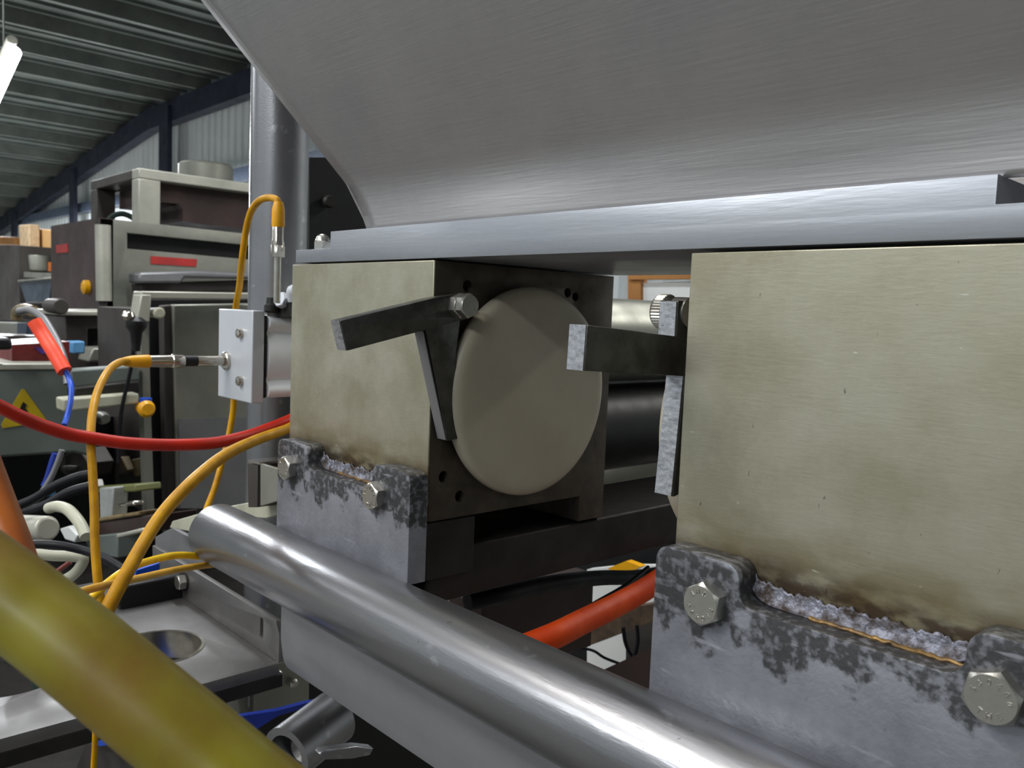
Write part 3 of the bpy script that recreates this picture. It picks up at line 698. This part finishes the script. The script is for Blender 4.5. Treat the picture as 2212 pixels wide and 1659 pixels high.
mk('side_wall', prism([P(215, 470, X=XO), P(215, 770, X=XO), P(215, 770, X=XO) + Vector((-.66, 0, 0)), P(215, 470, X=XO) + Vector((-.66, 0, 0))], (0, .05, 0)), mat('reddish_dull_steel', (84, 70, 66), .3, .5, (60, 46, 44), 4), ov)
mk('red_label', slab([(326, 553), (426, 560), (424, 576), (326, 570)], 'X', XO + .004, .004), M_red, ofp)
mk('red_spot', slab([(121, 530), (144, 526), (145, 545), (122, 547)], 'Y', P(215, 470, X=XO).y - .004, .004), M_red, ov)
mk('white_air_pipe', sweep([P(222, 486, X=XO + .09), P(225, 650, X=XO + .09)], .028, n=16, sub=0), M_cabl, ov)
mk('pipe_bracket', slab([(213, 648), (232, 648), (232, 680), (216, 680)], 'X', XO + .10, .06), M_cabd, ov)
mk('control_handle', slab([(300, 588), (425, 584), (560, 590), (560, 603), (400, 600), (392, 612), (300, 612)], 'X', XO + .16, .12), M_panel, ov, .01)
mk('control_tray', slab([(303, 612), (560, 604), (560, 628), (306, 634)], 'X', XO + .10, .12), M_cabd, ov, .005)
tb_ = mk('round_drum', lathe(P(445, 375, X=-4.2), (0, 0, 1), [(-.08, .13), (.035, .13), (.045, .12)], 40), M_cab); tag(tb_, 'round grey drum sitting on top of the oven machine', 'drum')
an = mk('green_arc_strip', sweep([P(232, 478, D=3.6), P(245, 466, D=3.6), P(265, 462, D=3.6), P(285, 470, D=3.6), P(296, 482, D=3.6)], .012, n=8, sub=4), M_grn); tag(an, 'dark green curved strip lying on the oven machine', 'strip')
jb = mk('pale_jug', slab([(362, 442), (392, 444), (397, 486), (366, 484)], 'X', -3.75, .08), mat('pale_blue_jug', (150, 176, 190), 0, .4), bevel=.01); tag(jb, 'pale bluish jug standing in the oven machine opening', 'jug')
yb = mk('amber_beacon', lathe(P(198, 621, Y=1.08), (0, -1, 0), [(0, .028), (.03, .028), (.036, .018)], 16), M_yelo); tag(yb, 'small amber button light beside the white air pipe', 'light')
# stacks further left
bx = mk('cardboard_box', join(slab([(66, 492), (119, 498), (118, 588), (70, 586)], 'Y', 1.9, .25)), M_card, bevel=.01); tag(bx, 'tan cardboard box on the far shelf behind the grey tub', 'box')
bx = mk('cardboard_box', slab([(40, 486), (62, 484), (64, 584), (46, 584)], 'Y', 1.80, .08), mat('light_cardboard', (226, 196, 156), 0, .8), bevel=.01); tag(bx, 'narrow pale carton standing left of the tan box', 'box')
bx = mk('wooden_crate', slab([(-20, 510), (32, 512), (32, 528), (-20, 528)], 'Y', 2.2, .4), M_wood, bevel=.01); tag(bx, 'brown wooden crate at the far left picture edge', 'crate')
pt = mk('grey_tub', lathe(P(84, 586, Y=1.75), (0, 0, 1), [(0, .05), (.01, .062), (.11, .07), (.118, .066)], 28), M_cab); tag(pt, 'round grey tub in front of the tan cardboard box', 'tub')
of = mk('orange_fitting', slab([(104, 566), (114, 566), (114, 586), (104, 586)], 'Y', 1.7, .05), M_amber); tag(of, 'small orange fitting beside the round grey tub', 'fitting')
sh = thing('storage_shelf', P(60, 620, Y=1.7), 'dark storage shelf rack carrying the cardboard boxes', 'shelf')
mk('shelf_board', slab([(20, 586), (125, 590), (125, 602), (20, 598)], 'Y', 1.65, .55), M_cab, sh)
mk('side_panel', slab([(-40, 528), (40, 530), (44, 690), (-40, 690)], 'Y', 1.62, .3), M_cabd, sh)
mk('back_panel', slab([(-60, 600), (215, 604), (215, 800), (-60, 800)], 'Y', 2.25, .05), M_dark, sh)
mk('upper_panel', slab([(118, 492), (214, 472), (214, 560), (118, 640)], 'Y', 2.1, .05), M_cabd, sh)
cl = thing('clear_bin', P(70, 650, Y=1.6), 'bluish clear bin on the dark rack above the orange sleeve', 'bin')
bw_ = mk('bin_wall', slab([(40, 608), (112, 602), (106, 652), (56, 656)], 'Y', 1.6, .2), mat('bluish_plastic', (62, 72, 84), 0, .3, (46, 54, 66), 6), cl, .01)
mk('bin_rim', sweep([P(40, 607, Y=1.59), P(76, 604, Y=1.59), P(113, 601, Y=1.59)], .008, n=8, sub=2), M_cab, bw_)
# mid machine frame (open table machine)
tm = thing('bench_machine', P(215, 720, X=-2.6), 'grey bench machine with dark opening behind the yellow cable', 'machine')
mk('bench_rail', slab([(140, 672), (286, 672), (286, 682), (140, 682)], 'X', -2.58, .3), M_cabl, tm, .003)
mk('bench_body', slab([(140, 682), (284, 682), (284, 710), (190, 710), (190, 752), (284, 752), (284, 800), (140, 800)], 'X', -2.62, .25), M_cabd, tm, .005)
mk('bench_opening', slab([(186, 706), (288, 706), (288, 756), (186, 756)], 'X', -2.75, .1), M_black, tm)
mk('bench_tray', slab([(200, 752), (284, 750), (300, 780), (190, 782)], 'X', -2.5, .1), M_cab, tm, .005)
mk('bench_base', box(-2.95, -2.80, .45, .85, ZF, -.12), M_cabd, tm)
lbx = mk('light_blue_block', slab([(154, 738), (184, 737), (184, 764), (158, 764)], 'X', -2.4, .05), M_lblue, bevel=.004); tag(lbx, 'light blue plastic block between orange sleeve and bench machine', 'block')
kn_ = mk('round_motor', lathe(P(130, 662, X=-2.5), (1, 0, 0), [(-.1, .02), (0, .022), (.01, .018)], 24), M_cabd); tag(kn_, 'dull round motor end left of the bench machine rail', 'motor')
# lower cabinet with frame
XCc = -1.9
lc = thing('control_cabinet', (XCc - .2, .85, ZF), 'grey control cabinet with light top frame behind the cylinder', 'cabinet')
cdr = mk('door', slab([(374, 658), (570, 655), (570, 1100), (384, 1100)], 'X', XCc, .03), M_cab, lc, .004)
mk('door_edge', slab([(352, 660), (374, 658), (384, 1100), (360, 1100)], 'X', XCc - .012, .03), M_cabd, cdr, .003)
mk('frame_rail', slab([(305, 629), (570, 633), (570, 648), (328, 646), (305, 646)], 'X', XCc + .06, .05), M_cabl, lc, .003)
mk('frame_post', slab([(305, 636), (328, 636), (324, 696), (296, 696)], 'X', XCc + .062, .05), M_cabl, lc, .003)
mk('dark_gap', slab([(322, 648), (570, 648), (570, 662), (356, 662), (362, 1110), (330, 1110)], 'X', XCc - .06, .05), M_black, lc)
mk('lower_door', slab([(386, 905), (570, 900), (570, 1098), (390, 1098)], 'X', XCc + .002, .002), M_panel, lc)
mk('carcass', slab([(330, 670), (570, 668), (570, 1120), (336, 1120)], 'X', XCc - .115, .4), M_cabd, lc)
up = mk('thin_upright', slab([(304, 700), (320, 700), (334, 1120), (318, 1120)], 'X', XCc + .03, .03), M_cab); tag(up, 'thin grey upright post left of the control cabinet', 'post')
mk('cream_knob', lathe(P(340, 676, X=XCc + .05), (1, 0, 0), [(-.05, .010), (0, .012), (.01, .013), (.014, .009)], 16), M_cream, lc)
ft = thing('clamp_fitting', P(300, 705, X=-1.8), 'dark clamp fitting with chrome ball on the cabinet frame', 'fitting')
mk('clamp_body', lathe(P(294, 706, X=-1.8), (0, 0, 1), [(-.05, .008), (-.012, .012), (0, .02), (.012, .02), (.02, .01)], 16), M_black, ft)
mk('ball', lathe(P(278, 683, X=-1.8), (0, 0, 1), [(-.012, .004), (-.008, .01), (0, .013), (.008, .01), (.012, .004)], 16), M_chrome, ft)
mk('hanging_rod', sweep([P(292, 700, X=-1.8), P(284, 790, X=-1.8), P(262, 890, X=-1.8), P(256, 1000, X=-1.8)], .004, n=8, sub=3), M_blkrub, ft)
vf = thing('valve_fitting', P(312, 885, X=-1.82), 'small brass valve with blue cap on the thin upright', 'valve')
mk('blue_cap', lathe(P(315, 868, X=-1.80), (0, 0, 1), [(-.006, .012), (.008, .012)], 16), M_blue, vf)
mk('brass_body', lathe(P(312, 882, X=-1.80), (1, 0, 0), [(-.02, .012), (.012, .018), (.02, .012)], 18), M_yelo, vf)
# grey cabinet with warning triangle
wc = thing('grey_cabinet', P(70, 960, X=-1.95), 'grey-green cabinet with yellow warning triangle at the left edge', 'cabinet')
XW = -1.95
mk('body', slab([(-260, 798), (150, 798), (206, 824), (196, 986), (160, 978), (-260, 1006)], 'X', XW, .30), M_greycab, wc, .006)
mk('light_top_edge', slab([(-260, 786), (140, 785), (150, 799), (-260, 801)], 'X', XW + .003, .30), M_cabl, wc, .003)
mk('warning_triangle', slab([(47, 841), (53, 841), (99, 905), (97, 911), (6, 925), (3, 918)], 'X', XW + .002, .003), M_warn, wc)
mk('warning_symbol', slab([(50, 868), (58, 874), (54, 882), (60, 888), (50, 902), (48, 890), (42, 886), (46, 876)], 'X', XW + .004, .001), M_black, wc)
# red and purple boxes over cabinet
rb_ = mk('red_crate', slab([(26, 745), (150, 738), (150, 786), (26, 786)], 'X', -2.02, .2), mat('dull_red_plastic', (112, 30, 28), 0, .5)); tag(rb_, 'dull red crate behind the bright orange sleeve', 'crate')
rb_ = mk('purple_strap', slab([(76, 750), (100, 754), (106, 764), (90, 764)], 'X', -2.01, .01), mat('purple_plastic', (70, 44, 130), 0, .5)); tag(rb_, 'small purple strap on the red crate', 'strap')
rb_ = mk('black_socket', slab([(-30, 730), (26, 730), (28, 756), (-30, 756)], 'X', -1.90, .1), M_black, bevel=.006); tag(rb_, 'black socket box at the left picture edge above the cabinet', 'box')
gm = thing('solenoid_unit', P(20, 710, Y=.7), 'grey solenoid unit with blue band feeding the orange sleeve', 'solenoid')
mk('grey_body', slab([(-30, 695), (36, 696), (36, 728), (-30, 728)], 'Y', .70, .12), M_cab, gm, .006)
mk('blue_band', slab([(36, 697), (56, 697), (56, 730), (36, 728)], 'Y', .702, .11), mat('slate_blue_plastic', (58, 72, 92), 0, .5), gm, .004)
mk('elbow', sweep([P(36, 690, Y=.70), P(38, 674, Y=.70), P(52, 668, Y=.70), P(72, 672, Y=.70)], .018, n=14, sub=4), M_brown, gm)
cable('grey_hose', [(40, 672, 1.50), (66, 670, 1.49), (92, 686, 1.47), (112, 716, 1.45), (130, 752, 1.43), (142, 792, 1.41), (146, 830, 1.4)], .0062, M_panel, 'grey hose curving over beside the bright orange sleeve', 'hose')
sl = mk('orange_sleeve', sweep([P(74, 694, D=1.36), P(92, 722, D=1.36), P(114, 757, D=1.35), P(140, 802, D=1.34)], .0112, n=20, sub=5), M_brightor); tag(sl, 'bright orange sleeve slanting above the grey cabinet', 'sleeve')
cable('blue_cable', [(140, 798, 1.342), (149, 818, 1.34), (154, 840, 1.33), (152, 870, 1.32), (145, 900, 1.31), (139, 918, 1.3)], .0042, M_blue, 'blue cable leaving the lower end of the orange sleeve')
cable('blue_cable', [(120, 980, 1.5), (112, 1005, 1.5), (104, 1032, 1.5), (96, 1050, 1.5)], .0062, M_bluedk, 'deep blue cable below the warning cabinet')
cable('grey_cable', [(134, 972, 1.4), (124, 1000, 1.4), (112, 1028, 1.4), (102, 1045, 1.4), (80, 1080, 1.4)], .0045, M_panel, 'light grey cable beside the deep blue cable')
# cream duct bar and shapes behind the vertical yellow cable
o = mk('cream_duct', slab([(135, 862), (300, 849), (302, 872), (137, 890)], 'X', -1.80, .05), M_cream, bevel=.004); tag(o, 'cream duct bar crossing behind the dropping yellow cable', 'duct')
o = mk('dark_duct', slab([(160, 838), (302, 822), (302, 850), (160, 860)], 'X', -1.83, .05), M_dark, bevel=.004); tag(o, 'dark bar directly above the cream duct bar', 'bar')
o = mk('grey_duct', slab([(150, 800), (300, 790), (302, 822), (158, 838)], 'X', -1.86, .05), M_greycab, bevel=.004); tag(o, 'grey-green panel above the cream duct bar', 'panel')
o = mk('round_motor', lathe(P(168, 914, Y=.60), (0, -1, 0), [(0, .026), (.03, .026), (.036, .02)], 28), M_cabd, bevel=0); tag(o, 'round grey motor below the cream duct bar', 'motor')
o = mk('grey_fitting', lathe(P(222, 903, Y=.62), (1, 0, 0), [(-.03, .012), (.0, .015), (.02, .010)], 18), M_cab); tag(o, 'small grey fitting right of the round grey motor', 'fitting')
# heap of pneumatics under the cabinets
bk = thing('pneumatic_bench', P(200, 1150, D=1.6), 'dark shaded bench holding the tangle of valves and cables', 'bench')
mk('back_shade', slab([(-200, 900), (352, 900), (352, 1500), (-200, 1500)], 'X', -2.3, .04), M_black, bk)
mk('lower_shelf', box(-2.3, -1.1, -.1, .9, -.66, -.63), M_dark, bk)
for nm, px, yv, dd, m_, lab in (
    ('brass_valve', [(284, 992), (306, 988), (316, 1006), (310, 1026), (292, 1030), (282, 1012)], .72, .05, M_brown, 'tan round valve body left of the control cabinet'),
    ('tan_lever', [(252, 990), (262, 986), (274, 1016), (266, 1022)], .70, .02, M_brown, 'short tan lever left of the tan valve body'),
    ('grey_valve', [(128, 988), (170, 968), (188, 1000), (182, 1028), (150, 1036), (130, 1016)], .60, .06, M_cabd, 'dull grey valve head below the round grey motor'),
    ('steel_tongue', [(134, 1006), (150, 1008), (148, 1016), (134, 1014)], .58, .02, M_cab, 'small bright tongue on the dull grey valve head'),
    ('green_plate', [(168, 1054), (290, 1046), (292, 1062), (170, 1066)], .56, .05, mat('olive_strip', (104, 108, 62), 0, .5), 'olive strip behind the clear flow meter'),
    ('clear_flow_meter', [(214, 1054), (244, 1052), (240, 1124), (216, 1122)], .54, .03, mat('frosted_plastic', (168, 172, 170), 0, .3, (140, 146, 146), 20), 'frosted upright flow meter right of the dropping yellow cable'),
    ('meter_base', [(192, 1122), (300, 1104), (298, 1114), (196, 1130)], .53, .05, M_brown, 'tan base strip under the frosted flow meter'),
    ('dark_manifold', [(212, 1128), (330, 1112), (322, 1150), (216, 1160)], .535, .08, M_rust, 'dark manifold block under the flow meter'),
    ('steel_tab', [(252, 1088), (286, 1082), (288, 1092), (256, 1096)], .52, .02, M_chrome, 'small bright tab right of the flow meter'),
    ('white_block', [(180, 1160), (252, 1152), (254, 1206), (196, 1198)], .52, .05, M_greycab, 'pale valve block crossing behind the dropping yellow cable'),
    ('steel_bar', [(250, 1154), (308, 1140), (308, 1150), (252, 1164)], .50, .02, M_cabl, 'thin light bar beside the thick dull yellow cable'),
    ('white_connector', [(128, 1142), (148, 1136), (166, 1156), (160, 1172), (140, 1166)], .48, .03, M_white, 'white connector block under the cream hose arc'),
    ('blue_clip', [(84, 1062), (100, 1058), (102, 1072), (86, 1076)], .52, .02, M_lblue, 'small pale blue clip among the black cables'),
    ('white_clip', [(184, 1042), (200, 1036), (204, 1052), (188, 1056)], .55, .02, M_white, 'small white clip left of the flow meter'),
    ):
    o = mk(nm, slab(px, 'Y', yv, dd), m_, bevel=.003); tag(o, lab, nm.split('_')[-1])
o = mk('white_canister', sweep([P(36, 1138, D=1.15), P(104, 1142, D=1.1)], .0165, n=24, sub=0), M_cabl, bevel=.004); tag(o, 'white canister lying beside the amber hose', 'canister')
cable('cream_hose', [(105, 1098, 1.05), (122, 1094, 1.04), (145, 1100, 1.02), (165, 1120, 1.0), (178, 1140, .99), (186, 1160, .98)], .0068, M_cream, 'cream hose arc left of the dropping yellow cable', 'hose')
cable('cream_hose', [(60, 1194, .88), (110, 1200, .88), (155, 1202, .88), (178, 1206, .88), (176, 1220, .88), (160, 1240, .88), (134, 1256, .88), (100, 1270, .88)], .0056, M_cream, 'cream hose folded back on itself above the thick hose', 'hose')
cable('black_cable', [(40, 1178, .86), (90, 1176, .86), (140, 1180, .86), (190, 1192, .86), (230, 1208, .85), (270, 1232, .84)], .0045, M_blkrub, 'black cable running just above the folded cream hose')
cable('black_cable', [(20, 1100, 1.1), (70, 1080, 1.1), (120, 1050, 1.1), (170, 1030, 1.1), (200, 1024, 1.1)], .0062, M_blkrub, 'black cable rising to the right under the grey cabinet')
cable('black_cable', [(30, 1112, 1.15), (90, 1096, 1.15), (150, 1064, 1.15), (200, 1050, 1.15)], .0070, M_blkrub, 'thicker black cable just below the rising black cable')
cable('red_wire', [(118, 1238, .92), (135, 1226, .92), (152, 1214, .92)], .0026, mat('dull_red_wire', (120, 50, 44), 0, .5), 'short dull red wire inside the folded cream hose')
cable('black_cable', [(20, 1420, .8), (70, 1450, .8), (85, 1480, .8), (100, 1520, .8), (108, 1560, .8)], .006, M_grn, 'dark greenish cable behind the thick hose at lower left')

# ---- long angle plate with ring hole in the lower left
ag = thing('angle_plate', (-.95, .25, -.38), 'steel angle plate with large ring hole in the lower left', 'plate')
ZP = P(590, 1400, Y=.40).z
ue = [(-.7565, -.3420), (-.7565, -.3230), (-.764, -.3165), (-1.09, -.3165), (-1.09, -.3600), (-.7565, -.3600)]
ue = [(-.7565, -.3590), (-.7565, -.3290), (-.7640, -.3178), (-.7800, -.3175), (-1.10, -.3175), (-1.10, -.3590)]
M_agp = mat('scuffed_plate_steel', (136, 134, 133), .75, .40, (112, 110, 110), 12, rvar=.05)
so = P(565, 1357, Y=.40); slot = fillet([(so.x - .0035, so.z - .011), (so.x + .0035, so.z - .011), (so.x + .0035, so.z + .011), (so.x - .0035, so.z + .011)], .003)
mk('upstand', plate(ue, [slot], .006, 'Y', .40, .0005), M_agp, ag)
XE = -.7565
def f2(px, py): v_ = P(px, py, Z=-.3590); return (v_.x, v_.y)
hc = f2(338, 1398); 
hole1 = circ(hc[0], hc[1], .045, 40); h2 = f2(10, 1450); hole2 = circ(h2[0], h2[1], .06, 40)
outer = [(XE, .40), (-1.12, .40), (-1.12, .02), (XE, .02)]
mk('base_plate', plate(outer, [hole1, hole2], .012, 'Z', -.3590, .0006), M_agp, ag)
mk('edge_bar', box(XE - .010, XE, .02, .405, -.3850, -.3712), M_dark, ag, .0008)
mk('ring_collar', ring((hc[0], hc[1], -.3585), (0, 0, -1), .0475, .0440, .03), M_chrome, ag)
o = thing('hex_bolt', P(400, 1256, Y=.398), 'shaded hex bolt on the rear upstand of the angle plate', 'bolt')
mk('head', hexhead(P(400, 1256, Y=.3995), (0, -1, 0), .016, .010, .2), M_bolt, o)
mk('washer', ring(P(400, 1256, Y=.3999), (0, -1, 0), .011, .005, .0016, 24), M_dark, o)
# darker bar above the plate
o = mk('dark_cross_bar', slab([(250, 1270), (400, 1240), (400, 1305), (260, 1325)], 'X', -1.0, .03), M_black, bevel=.003); tag(o, 'black cross bar behind the thin yellow wires', 'bar')
o = mk('blue_pad', slab([(295, 1232), (345, 1216), (345, 1240), (290, 1256)], 'X', -1.03, .01), M_blue); tag(o, 'small blue pad between the thin yellow wires', 'pad')
o = mk('rear_upright_plate', slab([(335, 1160), (372, 1140), (450, 1182), (450, 1228), (335, 1230)], 'Y', .46, .006), M_panel, bevel=.001); tag(o, 'upright steel plate behind the round tube end', 'plate')
# pale sheet and open channel left of bracket
o = mk('pale_sheet', slab([(366, 1140), (372, 1126), (470, 1098), (600, 1074), (600, 1112), (575, 1120), (545, 1118), (500, 1106), (478, 1112), (462, 1140), (420, 1150)], 'Y', .44, .012), M_cream, bevel=.001); tag(o, 'pale cream sheet edge behind the round tube end', 'sheet')
oc = thing('open_channel', P(570, 1040, Y=.43), 'small open steel channel left of the farther bracket', 'channel')
mk('front_wall', slab([(562, 1001), (602, 1013), (602, 1082), (562, 1094)], 'Y', .415, .004), M_cab, oc, .0008)
mk('side_wall', slab([(534, 1000), (556, 1004), (556, 1096), (536, 1096)], 'Y', .416, .05), M_cabd, oc, .0008)
mk('top_lip', prism([P(536, 998, Y=.414), P(561, 1004, Y=.414), P(561, 1004, Y=.414) + Vector((0, .05, .0)), P(536, 998, Y=.414) + Vector((0, .05, 0))], (0, 0, .0025)), M_chrome, oc)
# bottom: lower plate, strap, pipe end
o = thing('lower_mount_plate', P(600, 1490, X=-.80), 'grey mounting plate with two bolts below the angle plate', 'plate')
mk('plate', slab([(548, 1452), (668, 1410), (668, 1530), (548, 1550)], 'X', -.80, .01), M_cab, o, .001)
mk('post', slab([(517, 1470), (536, 1462), (536, 1550), (517, 1552)], 'X', -.81, .03), M_cab, o, .001)
for px, py in ((592, 1452), (626, 1470)): mk('bolt_stud', lathe(P(px, py, X=-.80), (1, 0, 0), [(0, .005), (.010, .005), (.012, .003)], 16), M_bolt, o)
o = mk('shade_backing', slab([(666, 1440), (1020, 1440), (1020, 1700), (500, 1700), (500, 1550), (666, 1520)], 'X', -.88, .02), M_black); tag(o, 'black sheet added as shade under the grey side panel', 'panel')  # black sheet added to keep the space under the panel dark
o = mk('blue_strap', slab([(515, 1547), (600, 1534), (660, 1518), (732, 1506), (738, 1516), (700, 1546), (686, 1548), (660, 1530), (600, 1548), (540, 1586), (516, 1576)], 'X', -.72, .006), M_bluedk, bevel=.001); tag(o, 'deep blue strap under the grey side panel', 'strap')
pe_ = thing('pipe_stub', P(620, 1610, X=-.60), 'open steel pipe end at the bottom beside the thick hose', 'pipe')
pcn = P(618, 1630, X=-.60)
mk('pipe_ring', ring(pcn, (-.35, 1, .12), .0230, .0165, .06, 48), M_tube, pe_)
mk('inner_spigot', lathe(pcn + Vector((-.008, .028, -.002)), (.35, -1, -.12), [(0, .0125), (.012, .0125), (.014, .010)], 28), M_bolt, pe_)
o = mk('flat_cam_plate', slab([(690, 1630), (700, 1622), (770, 1612), (808, 1616), (800, 1632), (760, 1640), (700, 1642)], 'X', -.50, .008), M_tube, bevel=.001); tag(o, 'small flat rounded plate at the bottom right of the pipe end', 'plate')
o = mk('blue_tape', slab([(122, 1494), (140, 1500), (158, 1526), (124, 1528)], 'Y', .30, .01), M_blue); tag(o, 'bright blue patch just left of the thick yellow hose', 'tape')
o = mk('blue_drum', slab([(185, 1590), (300, 1574), (320, 1606), (200, 1612)], 'Y', .26, .03), M_blue); tag(o, 'blue band below the angle plate behind the thick hose', 'band')
o = mk('grey_canopy', slab([(150, 1700), (186, 1604), (300, 1610), (360, 1700)], 'Y', .27, .04), M_cabd); tag(o, 'dull grey cover at the bottom left under the blue band', 'cover')
cable('yellow_cable', [(206, 1560, .6), (205, 1610, .6), (202, 1660, .6), (200, 1720, .6)], .0020, M_yel, 'short yellow cable below the angle plate at lower left')
cable('yellow_cable', [(320, 1600, .5), (308, 1640, .5), (296, 1700, .5)], .0024, M_yel, 'short yellow cable emerging under the thick yellow hose')
